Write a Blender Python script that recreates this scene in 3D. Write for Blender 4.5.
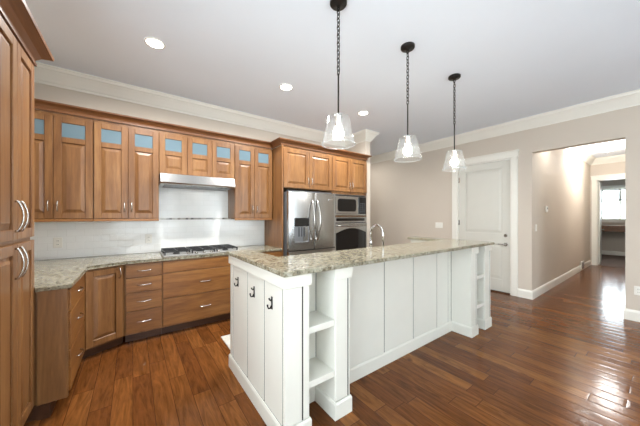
import bpy, bmesh, math, random
from mathutils import Vector, Matrix
for o in list(bpy.data.objects):
    bpy.data.objects.remove(o, do_unlink=True)
S = bpy.context.scene
COL = S.collection
R = math.radians
random.seed(7)

# ------------------------------------------------------------------ camera
cam = bpy.data.cameras.new('camera'); camo = bpy.data.objects.new('camera', cam); COL.objects.link(camo)
cam.sensor_width = 36; cam.lens = 36 * 256.6 / 640; cam.shift_y = 3.3 / 640
cam.clip_start = 0.05; cam.clip_end = 100
camo.location = (0, 0, 1.4); camo.rotation_euler = (R(90), 0, R(-36.1))
S.camera = camo
# ------------------------------------------------------------------ world
w = bpy.data.worlds.new('sky'); S.world = w; w.use_nodes = True
bg = w.node_tree.nodes['Background']; bg.inputs[0].default_value = (0.86, 0.93, 1.0, 1); bg.inputs[1].default_value = 3.9
# ------------------------------------------------------------------ added fill at invented windows behind the camera; daylight at the far window
def area(name, loc, rot, sx, sy, power, col=(1, 1, 1), spread=180):
    l = bpy.data.lights.new(name, 'AREA'); l.shape = 'RECTANGLE'; l.size = sx; l.size_y = sy
    l.energy = power; l.color = col; l.spread = R(spread)
    o = bpy.data.objects.new(name, l); COL.objects.link(o); o.location = loc; o.rotation_euler = rot
    return o
DAY = (0.85, 0.935, 1.0)
area('fill_south', (0.4, -3.26, 1.4), (R(120), 0, 0), 1.9, 1.6, 16, DAY)  # added fill pair, tilted up to brighten the ceiling
area('fill_south', (3.4, -3.26, 1.4), (R(120), 0, 0), 1.9, 1.6, 16, DAY)
area('fill_west', (-1.06, -0.1, 1.4), (R(106), 0, R(-90)), 2.4, 1.7, 38, DAY)  # added fill, placed to light the island end and ceiling
area('daylight_hall_room', (14.2, 1.085, 1.9), (R(90), 0, R(90)), 0.95, 1.4, 30, DAY)
# ------------------------------------------------------------------ exposure
S.view_settings.view_transform = 'Standard'; S.view_settings.look = 'None'
S.view_settings.gamma = 1; S.view_settings.use_curve_mapping = False
S.view_settings.exposure = 0.74

# ------------------------------------------------------------------ materials
def srgb(r, g, b):
    f = lambda c: (c / 255 / 12.92) if c / 255 <= 0.04045 else ((c / 255 + 0.055) / 1.055) ** 2.4
    return (f(r), f(g), f(b), 1)
class NT:
    def __init__(s, name):
        s.m = bpy.data.materials.new(name); s.m.use_nodes = True
        s.t = s.m.node_tree; s.p = s.t.nodes['Principled BSDF']
    def n(s, typ, **k):
        nd = s.t.nodes.new('ShaderNode' + typ)
        for a, v in k.items(): setattr(nd, a, v)
        return nd
    def l(s, a, b): s.t.links.new(a, b)
    def ramp(s, fac, stops):
        r = s.n('ValToRGB'); e = r.color_ramp.elements
        while len(e) < len(stops): e.new(0.5)
        for i, (p, c) in enumerate(stops): e[i].position = p; e[i].color = c
        s.l(fac, r.inputs[0]); return r.outputs[0]
    def math(s, op, a, b=None):
        m = s.n('Math', operation=op)
        for i, v in enumerate((a, b)):
            if v is None: continue
            if isinstance(v, (int, float)): m.inputs[i].default_value = v
            else: s.l(v, m.inputs[i])
        return m.outputs[0]
    def mix(s, fac, a, b, typ='MIX'):
        m = s.n('Mix', data_type='RGBA', blend_type=typ)
        for k, v in ((0, fac), (6, a), (7, b)):
            if isinstance(v, (int, float, tuple)): m.inputs[k].default_value = v
            else: s.l(v, m.inputs[k])
        return m.outputs[2]
    def bump(s, h, strength, dist=0.01):
        b = s.n('Bump'); b.inputs['Strength'].default_value = strength; b.inputs['Distance'].default_value = dist
        s.l(h, b.inputs['Height']); s.l(b.outputs[0], s.p.inputs['Normal']); return b
    def coord(s, scale=(1, 1, 1), rnd=False):
        tc = s.n('TexCoord'); mp = s.n('Mapping'); mp.inputs['Scale'].default_value = scale
        s.l(tc.outputs['Object'], mp.inputs[0])
        if rnd:
            oi = s.n('ObjectInfo'); v = s.math('MULTIPLY', oi.outputs['Random'], 37.0)
            cx = s.n('CombineXYZ')
            for i in range(3): s.l(v, cx.inputs[i])
            s.l(cx.outputs[0], mp.inputs['Location'])
            s.rnd = oi.outputs['Random']
        return mp.outputs[0]
    def noise(s, vec, scale, detail=4, rough=0.5, dist=0.0):
        n = s.n('TexNoise'); n.inputs['Scale'].default_value = scale; n.inputs['Detail'].default_value = detail
        n.inputs['Roughness'].default_value = rough; n.inputs['Distortion'].default_value = dist
        s.l(vec, n.inputs['Vector']); return n.outputs['Fac']

def plain(name, col, rough=0.5, metal=0.0, var=0.03, nscale=6, bump=0.0, spec=0.5, coat=0.0):
    t = NT(name); v = t.coord()
    f = t.noise(v, nscale, 3)
    d = tuple(max(0, c * (1 - var)) for c in col[:3]) + (1,)
    b = tuple(min(1, c * (1 + var)) for c in col[:3]) + (1,)
    t.l(t.ramp(f, [(0.3, d), (0.7, b)]), t.p.inputs['Base Color'])
    t.p.inputs['Roughness'].default_value = rough; t.p.inputs['Metallic'].default_value = metal
    t.p.inputs['Specular IOR Level'].default_value = spec
    if coat: t.p.inputs['Coat Weight'].default_value = coat; t.p.inputs['Coat Roughness'].default_value = 0.12
    if bump: t.bump(t.noise(v, 180, 2), bump, 0.002)
    return t.m

def wood(name, axis='z', a=(104, 67, 35), b=(127, 87, 49), c=(146, 106, 64)):
    t = NT(name)
    sc = {'z': (1, 1, 0.09), 'x': (0.09, 1, 1)}[axis]
    v = t.coord(sc, True)
    fine = t.noise(v, 70, 4, 0.6, 0.4)
    big = t.noise(v, 7, 3, 0.55, 1.6)
    f = t.math('ADD', t.math('MULTIPLY', fine, 0.38), t.math('MULTIPLY', big, 0.62))
    colr = t.ramp(f, [(0.34, srgb(*a)), (0.52, srgb(*b)), (0.68, srgb(*c))])
    # a few mineral streaks and knots
    v2 = t.coord({'z': (1, 1, 0.35), 'x': (0.35, 1, 1)}[axis], True)
    k = t.noise(v2, 9, 2, 0.5, 0.6)
    kf = t.ramp(k, [(0.68, (0, 0, 0, 1)), (0.80, (1, 1, 1, 1))])
    colr = t.mix(t.math('MULTIPLY', kf, 0.45), colr, srgb(112, 66, 34))
    val = t.math('ADD', t.math('MULTIPLY', t.rnd, 0.16), 0.92)
    hs = t.n('HueSaturation'); t.l(val, hs.inputs['Value']); t.l(colr, hs.inputs['Color'])
    t.l(hs.outputs[0], t.p.inputs['Base Color'])
    t.p.inputs['Roughness'].default_value = 0.38
    t.p.inputs['Coat Weight'].default_value = 0.12; t.p.inputs['Coat Roughness'].default_value = 0.2
    t.bump(fine, 0.05, 0.003)
    return t.m

def floor_mat():
    t = NT('hand_scraped_hardwood')
    tc = t.n('TexCoord'); sp = t.n('SeparateXYZ'); t.l(tc.outputs['Object'], sp.inputs[0])
    X, Y = sp.outputs[0], sp.outputs[1]
    W, L = 0.127, 1.0
    xr = t.math('DIVIDE', X, W); row = t.math('FLOOR', xr); fx = t.math('FRACT', xr)
    wn = t.n('TexWhiteNoise', noise_dimensions='1D'); t.l(row, wn.inputs['W'])
    yo = t.math('ADD', t.math('DIVIDE', Y, L), t.math('MULTIPLY', wn.outputs['Value'], 7.3))
    pl = t.math('FLOOR', yo); fy = t.math('FRACT', yo)
    cx = t.n('CombineXYZ'); t.l(row, cx.inputs[0]); t.l(pl, cx.inputs[1])
    wn2 = t.n('TexWhiteNoise', noise_dimensions='2D'); t.l(cx.outputs[0], wn2.inputs['Vector'])
    rnd = wn2.outputs['Value']
    # grain: shift per plank, stretched along Y
    cg = t.n('CombineXYZ'); t.l(t.math('ADD', X, t.math('MULTIPLY', rnd, 31.0)), cg.inputs[0])
    t.l(t.math('MULTIPLY', Y, 0.12), cg.inputs[1]); t.l(t.math('MULTIPLY', rnd, 9.0), cg.inputs[2])
    g1 = t.noise(cg.outputs[0], 38, 5, 0.6, 0.5)
    g2 = t.noise(cg.outputs[0], 13, 4, 0.6, 3.2)
    f = t.math('ADD', t.math('MULTIPLY', g1, 0.4), t.math('MULTIPLY', g2, 0.6))
    base = t.ramp(rnd, [(0.0, srgb(92, 53, 25)), (0.4, srgb(101, 60, 28)), (0.75, srgb(109, 66, 31)), (1.0, srgb(124, 79, 40))])
    gr = t.ramp(f, [(0.34, (0.58, 0.54, 0.5, 1)), (0.48, (0.95, 0.95, 0.95, 1)), (0.66, (1.42, 1.38, 1.28, 1))])
    colr = t.mix(1.0, base, gr, 'MULTIPLY')
    # knots
    ck = t.n('CombineXYZ'); t.l(X, ck.inputs[0]); t.l(t.math('MULTIPLY', Y, 0.55), ck.inputs[1])
    kn = t.noise(ck.outputs[0], 7.5, 2, 0.5, 0.3)
    colr = t.mix(t.math('MULTIPLY', t.ramp(kn, [(0.70, (0, 0, 0, 1)), (0.80, (1, 1, 1, 1))]), 0.6), colr, srgb(48, 24, 12))
    # seams
    ex = t.math('MINIMUM', fx, t.math('SUBTRACT', 1.0, fx)); ex = t.math('MULTIPLY', ex, W)
    ey = t.math('MINIMUM', fy, t.math('SUBTRACT', 1.0, fy)); ey = t.math('MULTIPLY', ey, L)
    e = t.math('MINIMUM', ex, ey)
    seam = t.ramp(t.math('MULTIPLY', e, 100.0), [(0.10, (0, 0, 0, 1)), (0.30, (1, 1, 1, 1))])
    colr = t.mix(seam, srgb(66, 36, 20), colr)
    t.l(colr, t.p.inputs['Base Color'])
    t.l(t.ramp(g1, [(0.3, (0.11, 0.11, 0.11, 1)), (0.7, (0.20, 0.20, 0.20, 1))]), t.p.inputs['Roughness'])
    t.p.inputs['Specular IOR Level'].default_value = 0.17
    # rounded plank edges + scraped waviness across
    dome = t.math('POWER', t.math('MINIMUM', t.math('MULTIPLY', e, 60.0), 1.0), 0.5)
    cw = t.n('CombineXYZ'); t.l(X, cw.inputs[0]); t.l(t.math('MULTIPLY', Y, 0.5), cw.inputs[1])
    wv = t.noise(cw.outputs[0], 9, 2)
    h = t.math('ADD', t.math('MULTIPLY', dome, 0.35), t.math('ADD', wv, t.math('MULTIPLY', g1, 0.12)))
    h = t.math('ADD', h, t.math('MULTIPLY', rnd, 0.04))
    t.bump(h, 0.15, 0.012)
    return t.m

def granite_mat():
    t = NT('speckled_granite'); v = t.coord()
    n1 = t.noise(v, 26, 5, 0.7, 0.4)
    n2 = t.noise(v, 75, 4, 0.75)
    n3 = t.noise(v, 9, 3, 0.6, 0.8)
    base = t.ramp(n1, [(0.34, srgb(70, 62, 48)), (0.44, srgb(122, 114, 93)), (0.56, srgb(152, 146, 127)), (0.7, srgb(180, 177, 163))])
    base = t.mix(t.ramp(n3, [(0.5, (0, 0, 0, 1)), (0.68, (0.55, 0.55, 0.55, 1))]), base, srgb(158, 156, 138))
    vo = t.n('TexVoronoi'); vo.inputs['Scale'].default_value = 95; t.l(v, vo.inputs['Vector'])
    sp = t.ramp(vo.outputs['Color'], [(0.20, (1, 1, 1, 1)), (0.27, (0, 0, 0, 1))])
    sp = t.math('MULTIPLY', sp, t.ramp(n2, [(0.40, (0, 0, 0, 1)), (0.55, (1, 1, 1, 1))]))
    c = t.mix(t.math('MULTIPLY', sp, 0.85), base, srgb(62, 54, 44))
    sp2 = t.ramp(n2, [(0.60, (0, 0, 0, 1)), (0.68, (1, 1, 1, 1))])
    c = t.mix(t.math('MULTIPLY', sp2, 0.6), c, srgb(122, 96, 66))
    t.l(c, t.p.inputs['Base Color']); t.p.inputs['Roughness'].default_value = 0.14; t.p.inputs['Specular IOR Level'].default_value = 0.36
    return t.m

def tile_mat():
    t = NT('white_subway_tile'); tc = t.n('TexCoord'); sp = t.n('SeparateXYZ'); t.l(tc.outputs['Object'], sp.inputs[0])
    cx = t.n('CombineXYZ'); t.l(sp.outputs[0], cx.inputs[0]); t.l(sp.outputs[2], cx.inputs[1])
    b = t.n('TexBrick'); t.l(cx.outputs[0], b.inputs['Vector'])
    b.inputs['Scale'].default_value = 1; b.inputs['Brick Width'].default_value = 0.155; b.inputs['Row Height'].default_value = 0.078
    b.inputs['Mortar Size'].default_value = 0.0018; b.inputs['Mortar Smooth'].default_value = 0.4
    b.inputs['Color1'].default_value = srgb(236, 237, 234); b.inputs['Color2'].default_value = srgb(240, 240, 237)
    b.inputs['Mortar'].default_value = srgb(228, 228, 224)
    t.l(b.outputs['Color'], t.p.inputs['Base Color']); t.p.inputs['Roughness'].default_value = 0.15
    wob = t.noise(cx.outputs[0], 11, 1)
    b2 = t.n('TexBrick'); t.l(cx.outputs[0], b2.inputs['Vector'])
    b2.inputs['Scale'].default_value = 1; b2.inputs['Brick Width'].default_value = 0.155; b2.inputs['Row Height'].default_value = 0.078
    b2.inputs['Mortar Size'].default_value = 0; b2.inputs['Color1'].default_value = (0, 0, 0, 1); b2.inputs['Color2'].default_value = (1, 1, 1, 1)
    fz = t.math('FRACT', t.math('DIVIDE', sp.outputs[2], 0.078)); fx = t.math('FRACT', t.math('DIVIDE', sp.outputs[0], 0.0775))
    tilt = t.math('MULTIPLY', t.math('SUBTRACT', b2.outputs['Color'], 0.5), t.math('ADD', fz, t.math('MULTIPLY', fx, 0.6)))
    h = t.math('ADD', t.math('MULTIPLY', t.math('SUBTRACT', 1.0, b.outputs['Fac']), 0.6), t.math('ADD', t.math('MULTIPLY', wob, 0.5), t.math('MULTIPLY', tilt, 0.5)))
    t.bump(h, 0.42, 0.006)
    return t.m

def mosaic_mat():
    t = NT('mosaic_strip'); tc = t.n('TexCoord'); sp = t.n('SeparateXYZ'); t.l(tc.outputs['Object'], sp.inputs[0])
    fx = t.math('DIVIDE', sp.outputs[0], 0.034); row = t.math('FLOOR', fx)
    wn = t.n('TexWhiteNoise', noise_dimensions='1D'); t.l(row, wn.inputs['W'])
    c = t.ramp(wn.outputs['Value'], [(0.0, srgb(90, 84, 78)), (0.35, srgb(150, 146, 138)), (0.6, srgb(206, 203, 194)), (1.0, srgb(120, 108, 94))])
    t.l(c, t.p.inputs['Base Color']); t.p.inputs['Roughness'].default_value = 0.15
    return t.m

def steel_mat(name, axis, base=(0.47, 0.47, 0.465, 1), rough=0.24):
    t = NT(name); sc = {'x': (0.02, 1, 1), 'z': (1, 1, 0.02)}[axis]
    v = t.coord(sc); n = t.noise(v, 160, 3)
    d = tuple(c * 0.93 for c in base[:3]) + (1,)
    t.l(t.ramp(n, [(0.3, d), (0.7, base)]), t.p.inputs['Base Color'])
    t.p.inputs['Metallic'].default_value = 1.0; t.p.inputs['Roughness'].default_value = rough
    t.bump(n, 0.03, 0.001)
    return t.m

def glow(name, col, strength):
    t = NT(name); v = t.coord(); f = t.noise(v, 3, 1)
    t.l(t.ramp(f, [(0, col), (1, col)]), t.p.inputs['Emission Color'])
    t.p.inputs['Base Color'].default_value = col; t.p.inputs['Emission Strength'].default_value = strength
    return t.m

def clear_glass(name, tint=(1, 1, 1, 1), haze=0.0, ior=1.45):
    t = NT(name); t.t.nodes.remove(t.p); out = t.t.nodes['Material Output']
    tr = t.n('BsdfTransparent'); tr.inputs[0].default_value = tint
    gl = t.n('BsdfGlossy'); gl.inputs['Roughness'].default_value = 0.04
    lw = t.n('LayerWeight'); lw.inputs['Blend'].default_value = 0.5
    fac = t.math('ADD', t.math('MULTIPLY', t.math('POWER', lw.outputs['Facing'], 3.5), 0.55), 0.035)
    m = t.n('MixShader'); t.l(fac, m.inputs[0]); t.l(tr.outputs[0], m.inputs[1]); t.l(gl.outputs[0], m.inputs[2])
    last = m.outputs[0]
    if haze:
        v = t.coord(); f = t.noise(v, 60, 2)
        df = t.n('BsdfTranslucent'); df.inputs[0].default_value = (0.95, 0.97, 1, 1)
        d2 = t.n('BsdfDiffuse'); d2.inputs[0].default_value = (0.95, 0.97, 1, 1)
        mm = t.n('MixShader'); mm.inputs[0].default_value = 0.5; t.l(df.outputs[0], mm.inputs[1]); t.l(d2.outputs[0], mm.inputs[2])
        m2 = t.n('MixShader'); t.l(t.math('MULTIPLY', f, haze * 2), m2.inputs[0]); t.l(last, m2.inputs[1]); t.l(mm.outputs[0], m2.inputs[2]); last = m2.outputs[0]
    t.l(last, out.inputs[0]); return t.m

M = dict(
    wall=plain('beige_wall_paint', srgb(203, 192, 178), 0.75, var=0.012, nscale=2, bump=0.04),
    ceil=plain('white_ceiling_paint', srgb(229, 236, 245), 0.8, var=0.01, nscale=1.5, bump=0.04),
    trim=plain('white_trim_paint', srgb(232, 229, 219), 0.4, var=0.01),
    door=plain('white_door_paint', srgb(208, 206, 196), 0.4, var=0.01),
    white=plain('white_cabinet_paint', srgb(216, 214, 204), 0.38, var=0.012),
    groove=plain('dark_joint', srgb(58, 54, 49), 0.8, var=0.05),
    wv=wood('alder_vertical_grain', 'z'), wh=wood('alder_horizontal_grain', 'x', (106, 64, 28), (132, 86, 41), (150, 104, 54)),
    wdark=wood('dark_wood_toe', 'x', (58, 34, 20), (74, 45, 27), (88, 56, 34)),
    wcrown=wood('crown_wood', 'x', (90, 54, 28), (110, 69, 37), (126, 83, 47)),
    floor=floor_mat(), granite=granite_mat(), tile=tile_mat(), mosaic=mosaic_mat(),
    steelx=steel_mat('brushed_steel_horizontal', 'x'), steelz=steel_mat('brushed_steel_vertical', 'z'),
    nickel=plain('brushed_nickel', (0.50, 0.48, 0.45, 1), 0.25, 1.0, var=0.04, nscale=40),
    chrome=plain('polished_chrome', (0.75, 0.75, 0.76, 1), 0.08, 1.0, var=0.02),
    bronze=plain('dark_bronze', srgb(38, 35, 33), 0.4, 0.6, var=0.1, nscale=30),
    black=plain('black_iron', srgb(24, 24, 25), 0.45, 0.1, var=0.15, nscale=50),
    blackglass=plain('black_glass', srgb(14, 14, 15), 0.05, var=0.05),
    dkgrey=plain('dark_grey_plastic', srgb(52, 54, 58), 0.4, var=0.05),
    satin=plain('satin_grey_metal', srgb(150, 150, 148), 0.5, 0.25, var=0.03),
    greyside=plain('grey_appliance_side', srgb(120, 122, 125), 0.4, 0.4, var=0.03),
    frost=plain('frosted_blue_glass', srgb(98, 119, 129), 0.12, var=0.03, nscale=4),
    plate=plain('white_plastic', srgb(232, 229, 220), 0.35, var=0.01),
    mat=plain('white_woven_mat', srgb(196, 194, 185), 0.9, var=0.15, nscale=35),
    carpet=plain('brown_carpet', srgb(120, 100, 88), 0.95, var=0.12, nscale=90),
    deskwood=wood('desk_wood', 'x', (110, 70, 42), (134, 88, 54), (150, 104, 66)),
    bulb=glow('lamp_bulb', (1, 0.95, 0.86, 1), 30), lens=glow('recessed_lens', (1, 0.97, 0.92, 1), 9),
    dome=glow('lit_dome_glass', (1, 0.98, 0.96, 1), 5),
    shade=clear_glass('clear_seeded_glass', (0.97, 0.98, 0.98, 1), 0.013, 1.5),
    rim=clear_glass('thick_glass_rim', (0.92, 0.95, 0.96, 1), 0.07),
    pane=clear_glass('window_glass', (0.96, 0.98, 0.98, 1)),
    blind=plain('white_blind', srgb(226, 228, 226), 0.5, var=0.02),
)

# ------------------------------------------------------------------ mesh helpers
class MB:
    def __init__(s): s.b = bmesh.new()
    def box(s, x0, x1, y0, y1, z0, z1, bev=0.0, seg=1):
        vs = [s.b.verts.new((x, y, z)) for z in (z0, z1) for y in (y0, y1) for x in (x0, x1)]
        fs = [s.b.faces.new([vs[i] for i in q]) for q in ((0, 2, 3, 1), (4, 5, 7, 6), (0, 1, 5, 4), (2, 6, 7, 3), (0, 4, 6, 2), (1, 3, 7, 5))]
        if bev > 0:
            es = list({e for f in fs for e in f.edges})
            bmesh.ops.bevel(s.b, geom=es, offset=bev, segments=seg, affect='EDGES', profile=0.5)
        return s
    def prism(s, poly, z0, z1, bev=0.0):
        lo = [s.b.verts.new((x, y, z0)) for x, y in poly]; hi = [s.b.verts.new((x, y, z1)) for x, y in poly]
        n = len(poly); fs = [s.b.faces.new(lo[::-1]), s.b.faces.new(hi)]
        for i in range(n): fs.append(s.b.faces.new((lo[i], lo[(i + 1) % n], hi[(i + 1) % n], hi[i])))
        if bev:
            es = list({e for f in fs[:2] for e in f.edges})
            bmesh.ops.bevel(s.b, geom=es, offset=bev, segments=2, affect='EDGES', profile=0.5)
        return s
    def tube(s, pts, r, n=8, closed=False, ry=None):
        pts = [Vector(p) for p in pts]; N = len(pts); rings = []; prev = None
        for i, p in enumerate(pts):
            a = pts[(i - 1) % N] if (closed or i > 0) else p; c = pts[(i + 1) % N] if (closed or i < N - 1) else p
            t = (c - a).normalized()
            if prev is None: u = t.orthogonal().normalized()
            else: u = (prev - t * prev.dot(t)).normalized()
            prev = u; v = t.cross(u); rr = r[i] if isinstance(r, (list, tuple)) else r
            rings.append([s.b.verts.new(p + (u * math.cos(2 * math.pi * k / n) + v * math.sin(2 * math.pi * k / n)) * rr) for k in range(n)])
        for i in range(N if closed else N - 1):
            A, B = rings[i], rings[(i + 1) % N]
            for k in range(n):
                f = s.b.faces.new((A[k], A[(k + 1) % n], B[(k + 1) % n], B[k])); f.smooth = True
        if not closed:
            s.b.faces.new(rings[0][::-1]); s.b.faces.new(rings[-1])
        return s
    def lathe(s, prof, c=(0, 0, 0), n=24, axis='z', cap0=True, cap1=True):
        rings = []
        for r, h in prof:
            ring = []
            for k in range(n):
                a = 2 * math.pi * k / n; x, y = r * math.cos(a), r * math.sin(a)
                p = {'z': (x, y, h), 'y': (x, h, y), 'x': (h, x, y)}[axis]
                ring.append(s.b.verts.new((p[0] + c[0], p[1] + c[1], p[2] + c[2])))
            rings.append(ring)
        for A, B in zip(rings, rings[1:]):
            for k in range(n):
                f = s.b.faces.new((A[k], A[(k + 1) % n], B[(k + 1) % n], B[k])); f.smooth = True
        if cap0: s.b.faces.new(rings[0][::-1])
        if cap1: s.b.faces.new(rings[-1])
        return s
    def sweep(s, path, prof, closed=False):
        """profile (offset to the right of the path, z) swept along a plan path with mitred corners"""
        P = [Vector((p[0], p[1])) for p in path]; N = len(P); rings = []
        for i, p in enumerate(P):
            d0 = (p - P[i - 1]).normalized() if (closed or i > 0) else None
            d1 = (P[(i + 1) % N] - p).normalized() if (closed or i < N - 1) else None
            d0 = d0 or d1; d1 = d1 or d0
            n0, n1 = Vector((d0.y, -d0.x)), Vector((d1.y, -d1.x))
            m = (n0 + n1); m = m / max(1e-6, m.dot(n0))
            rings.append([s.b.verts.new((p.x + m.x * o, p.y + m.y * o, z)) for o, z in prof])
        k = len(prof)
        for i in range(N if closed else N - 1):
            A, B = rings[i], rings[(i + 1) % N]
            for j in range(k): s.b.faces.new((A[j], A[(j + 1) % k], B[(j + 1) % k], B[j]))
        if not closed:
            s.b.faces.new(rings[0][::-1]); s.b.faces.new(rings[-1])
        return s
    def raised(s, x0, x1, z0, z1, yb, yf, sl):
        """raised panel facing -Y: sloped border round a flat field"""
        o = [s.b.verts.new(p) for p in ((x0, yb, z0), (x1, yb, z0), (x1, yb, z1), (x0, yb, z1))]
        e = 0.35
        i1 = [s.b.verts.new(p) for p in ((x0 + sl * e, yb - (yb - yf) * .25, z0 + sl * e), (x1 - sl * e, yb - (yb - yf) * .25, z0 + sl * e), (x1 - sl * e, yb - (yb - yf) * .25, z1 - sl * e), (x0 + sl * e, yb - (yb - yf) * .25, z1 - sl * e))]
        i2 = [s.b.verts.new(p) for p in ((x0 + sl, yf, z0 + sl), (x1 - sl, yf, z0 + sl), (x1 - sl, yf, z1 - sl), (x0 + sl, yf, z1 - sl))]
        for A, B in ((o, i1), (i1, i2)):
            for k in range(4): s.b.faces.new((A[k], A[(k + 1) % 4], B[(k + 1) % 4], B[k]))
        s.b.faces.new(i2)
        back = [s.b.verts.new((v.co.x, yb + 0.006, v.co.z)) for v in o]
        for k in range(4): s.b.faces.new((o[(k + 1) % 4], o[k], back[k], back[(k + 1) % 4]))
        s.b.faces.new(back[::-1])
        return s
    def build(s, name, mat, parent=None, world=False):
        bmesh.ops.recalc_face_normals(s.b, faces=s.b.faces[:])
        if world and parent is not None:
            root = parent
            while root.parent: root = root.parent
            mw = Matrix.Translation(root.location) @ root.rotation_euler.to_matrix().to_4x4()
            s.b.transform(mw.inverted())
        me = bpy.data.meshes.new(name); s.b.to_mesh(me); s.b.free()
        me.materials.append(M[mat] if isinstance(mat, str) else mat)
        o = bpy.data.objects.new(name, me); COL.objects.link(o)
        if parent: o.parent = parent
        return o
def tag(o, label, cat, group=None, kind=None):
    o['label'] = label; o['category'] = cat
    if group: o['group'] = group
    if kind: o['kind'] = kind
    return o
def thing(name, label, cat, loc=(0, 0, 0), rz=0.0, group=None):
    o = bpy.data.objects.new(name, None); COL.objects.link(o); o.empty_display_size = 0.1
    o.location = loc; o.rotation_euler = (0, 0, rz)
    return tag(o, label, cat, group)
def origin(o, loc):
    """move a top-level mesh's origin to loc"""
    o.data.transform(Matrix.Translation(-Vector(loc))); o.location = loc; return o
def struct(name, mb, mat, parent=None, label=None):
    o = mb.build(name, mat, parent)
    if not parent: o['kind'] = 'structure'
    if label: o['label'] = label; o['category'] = name.split('_')[0]
    return o
def light(name, typ, loc, power, col, parent=None, **k):
    l = bpy.data.lights.new(name, typ); l.energy = power; l.color = col
    for a, v in k.items(): setattr(l, a, v)
    o = bpy.data.objects.new(name, l); COL.objects.link(o); o.location = loc
    if parent: o.parent = parent
    return o

# ------------------------------------------------------------------ the room
XL, XR, YB, YS, YN, H = -1.0, 5.43, 4.13, -3.2, 6.2, 3.05
HY0, HY1, HX = 0.374, 1.39, 10.70           # hallway
T = 0.14
struct('floor', MB().box(XL - T, 10.80, YS - T, YN + T, -0.08, 0), 'floor', label='glossy brown hardwood plank floor of kitchen and hallway')
struct('floor_far_room', MB().box(10.80, 14.2, -1.6, 2.8, -0.08, -0.001), 'carpet', label='brown carpet floor of the room past the hallway')
struct('ceiling', MB().box(XL - T, 14.2, YS - T, YN + T, H, H + 0.1), 'ceil', label='smooth white ceiling')
# south wall with two windows, left wall with one (behind the camera, added for the light)
def wall_x(mb, y0, y1, x0, x1, holes):            # wall running along X with holes (x0,x1,z0,z1)
    xs = x0
    for a, b, c, d in sorted(holes):
        mb.box(xs, a, y0, y1, 0, H); mb.box(a, b, y0, y1, 0, c); mb.box(a, b, y0, y1, d, H); xs = b
    mb.box(xs, x1, y0, y1, 0, H); return mb
def wall_y(mb, x0, x1, y0, y1, holes):
    ys = y0
    for a, b, c, d in sorted(holes):
        mb.box(x0, x1, ys, a, 0, H)
        if c > 0: mb.box(x0, x1, a, b, 0, c)
        mb.box(x0, x1, a, b, d, H); ys = b
    mb.box(x0, x1, ys, y1, 0, H); return mb
struct('wall_south', wall_x(MB(), YS - T, YS, XL - T, XR + T, [(-0.6, 1.4, 0.55, 2.45), (2.4, 4.4, 0.55, 2.45)]), 'wall')
struct('wall_left', wall_y(MB(), XL - T, XL, YS, YN, [(-1.4, 1.2, 0.45, 2.5)]), 'wall')
struct('wall_back', MB().box(XL, 3.68, YB, YB + T, 0, H), 'wall', label='beige wall behind the range and upper cabinets')
struct('wall_stub', MB().box(3.68, 3.81, 3.53, YN, 0, H), 'wall', label='narrow wall end beside the oven cabinet')
struct('wall_north', MB().box(3.81, XR + T, YN, YN + T, 0, H), 'wall')
DY0, DY1 = 1.680, 2.622                       # door opening
struct('wall_right', wall_y(MB(), XR, XR + T, YS, YN, [(HY0, HY1, 0, 2.48), (DY0, DY1, 0, 2.44)]), 'wall', label='long beige wall with white door and hallway opening')
struct('wall_hall_left', MB().box(XR + T, HX, HY1, HY1 + T, 0, H), 'wall', label='beige left wall of the hallway')
struct('wall_hall_right', MB().box(XR + T, HX, HY0 - T, HY0, 0, H), 'wall')
EY0, EY1 = 0.46, 1.265
struct('wall_hall_end', wall_y(MB(), HX, HX + T, -1.6, 2.8, [(EY0, EY1, 0, 2.44)]), 'wall', label='end wall of the hallway around the open doorway')
WY0, WY1, WZ0, WZ1 = 0.62, 1.55, 1.27, 2.42
struct('wall_far', wall_y(MB(), 14.0, 14.14, -1.6, 2.8, [(WY0, WY1, WZ0, WZ1)]), 'wall', label='window wall of the room past the hallway')
struct('wall_far_left', MB().box(HX + T, 14.0, 2.7, 2.8, 0, H), 'wall')
struct('wall_far_right', MB().box(HX + T, 14.0, -1.6, -1.5, 0, H), 'wall')

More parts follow.
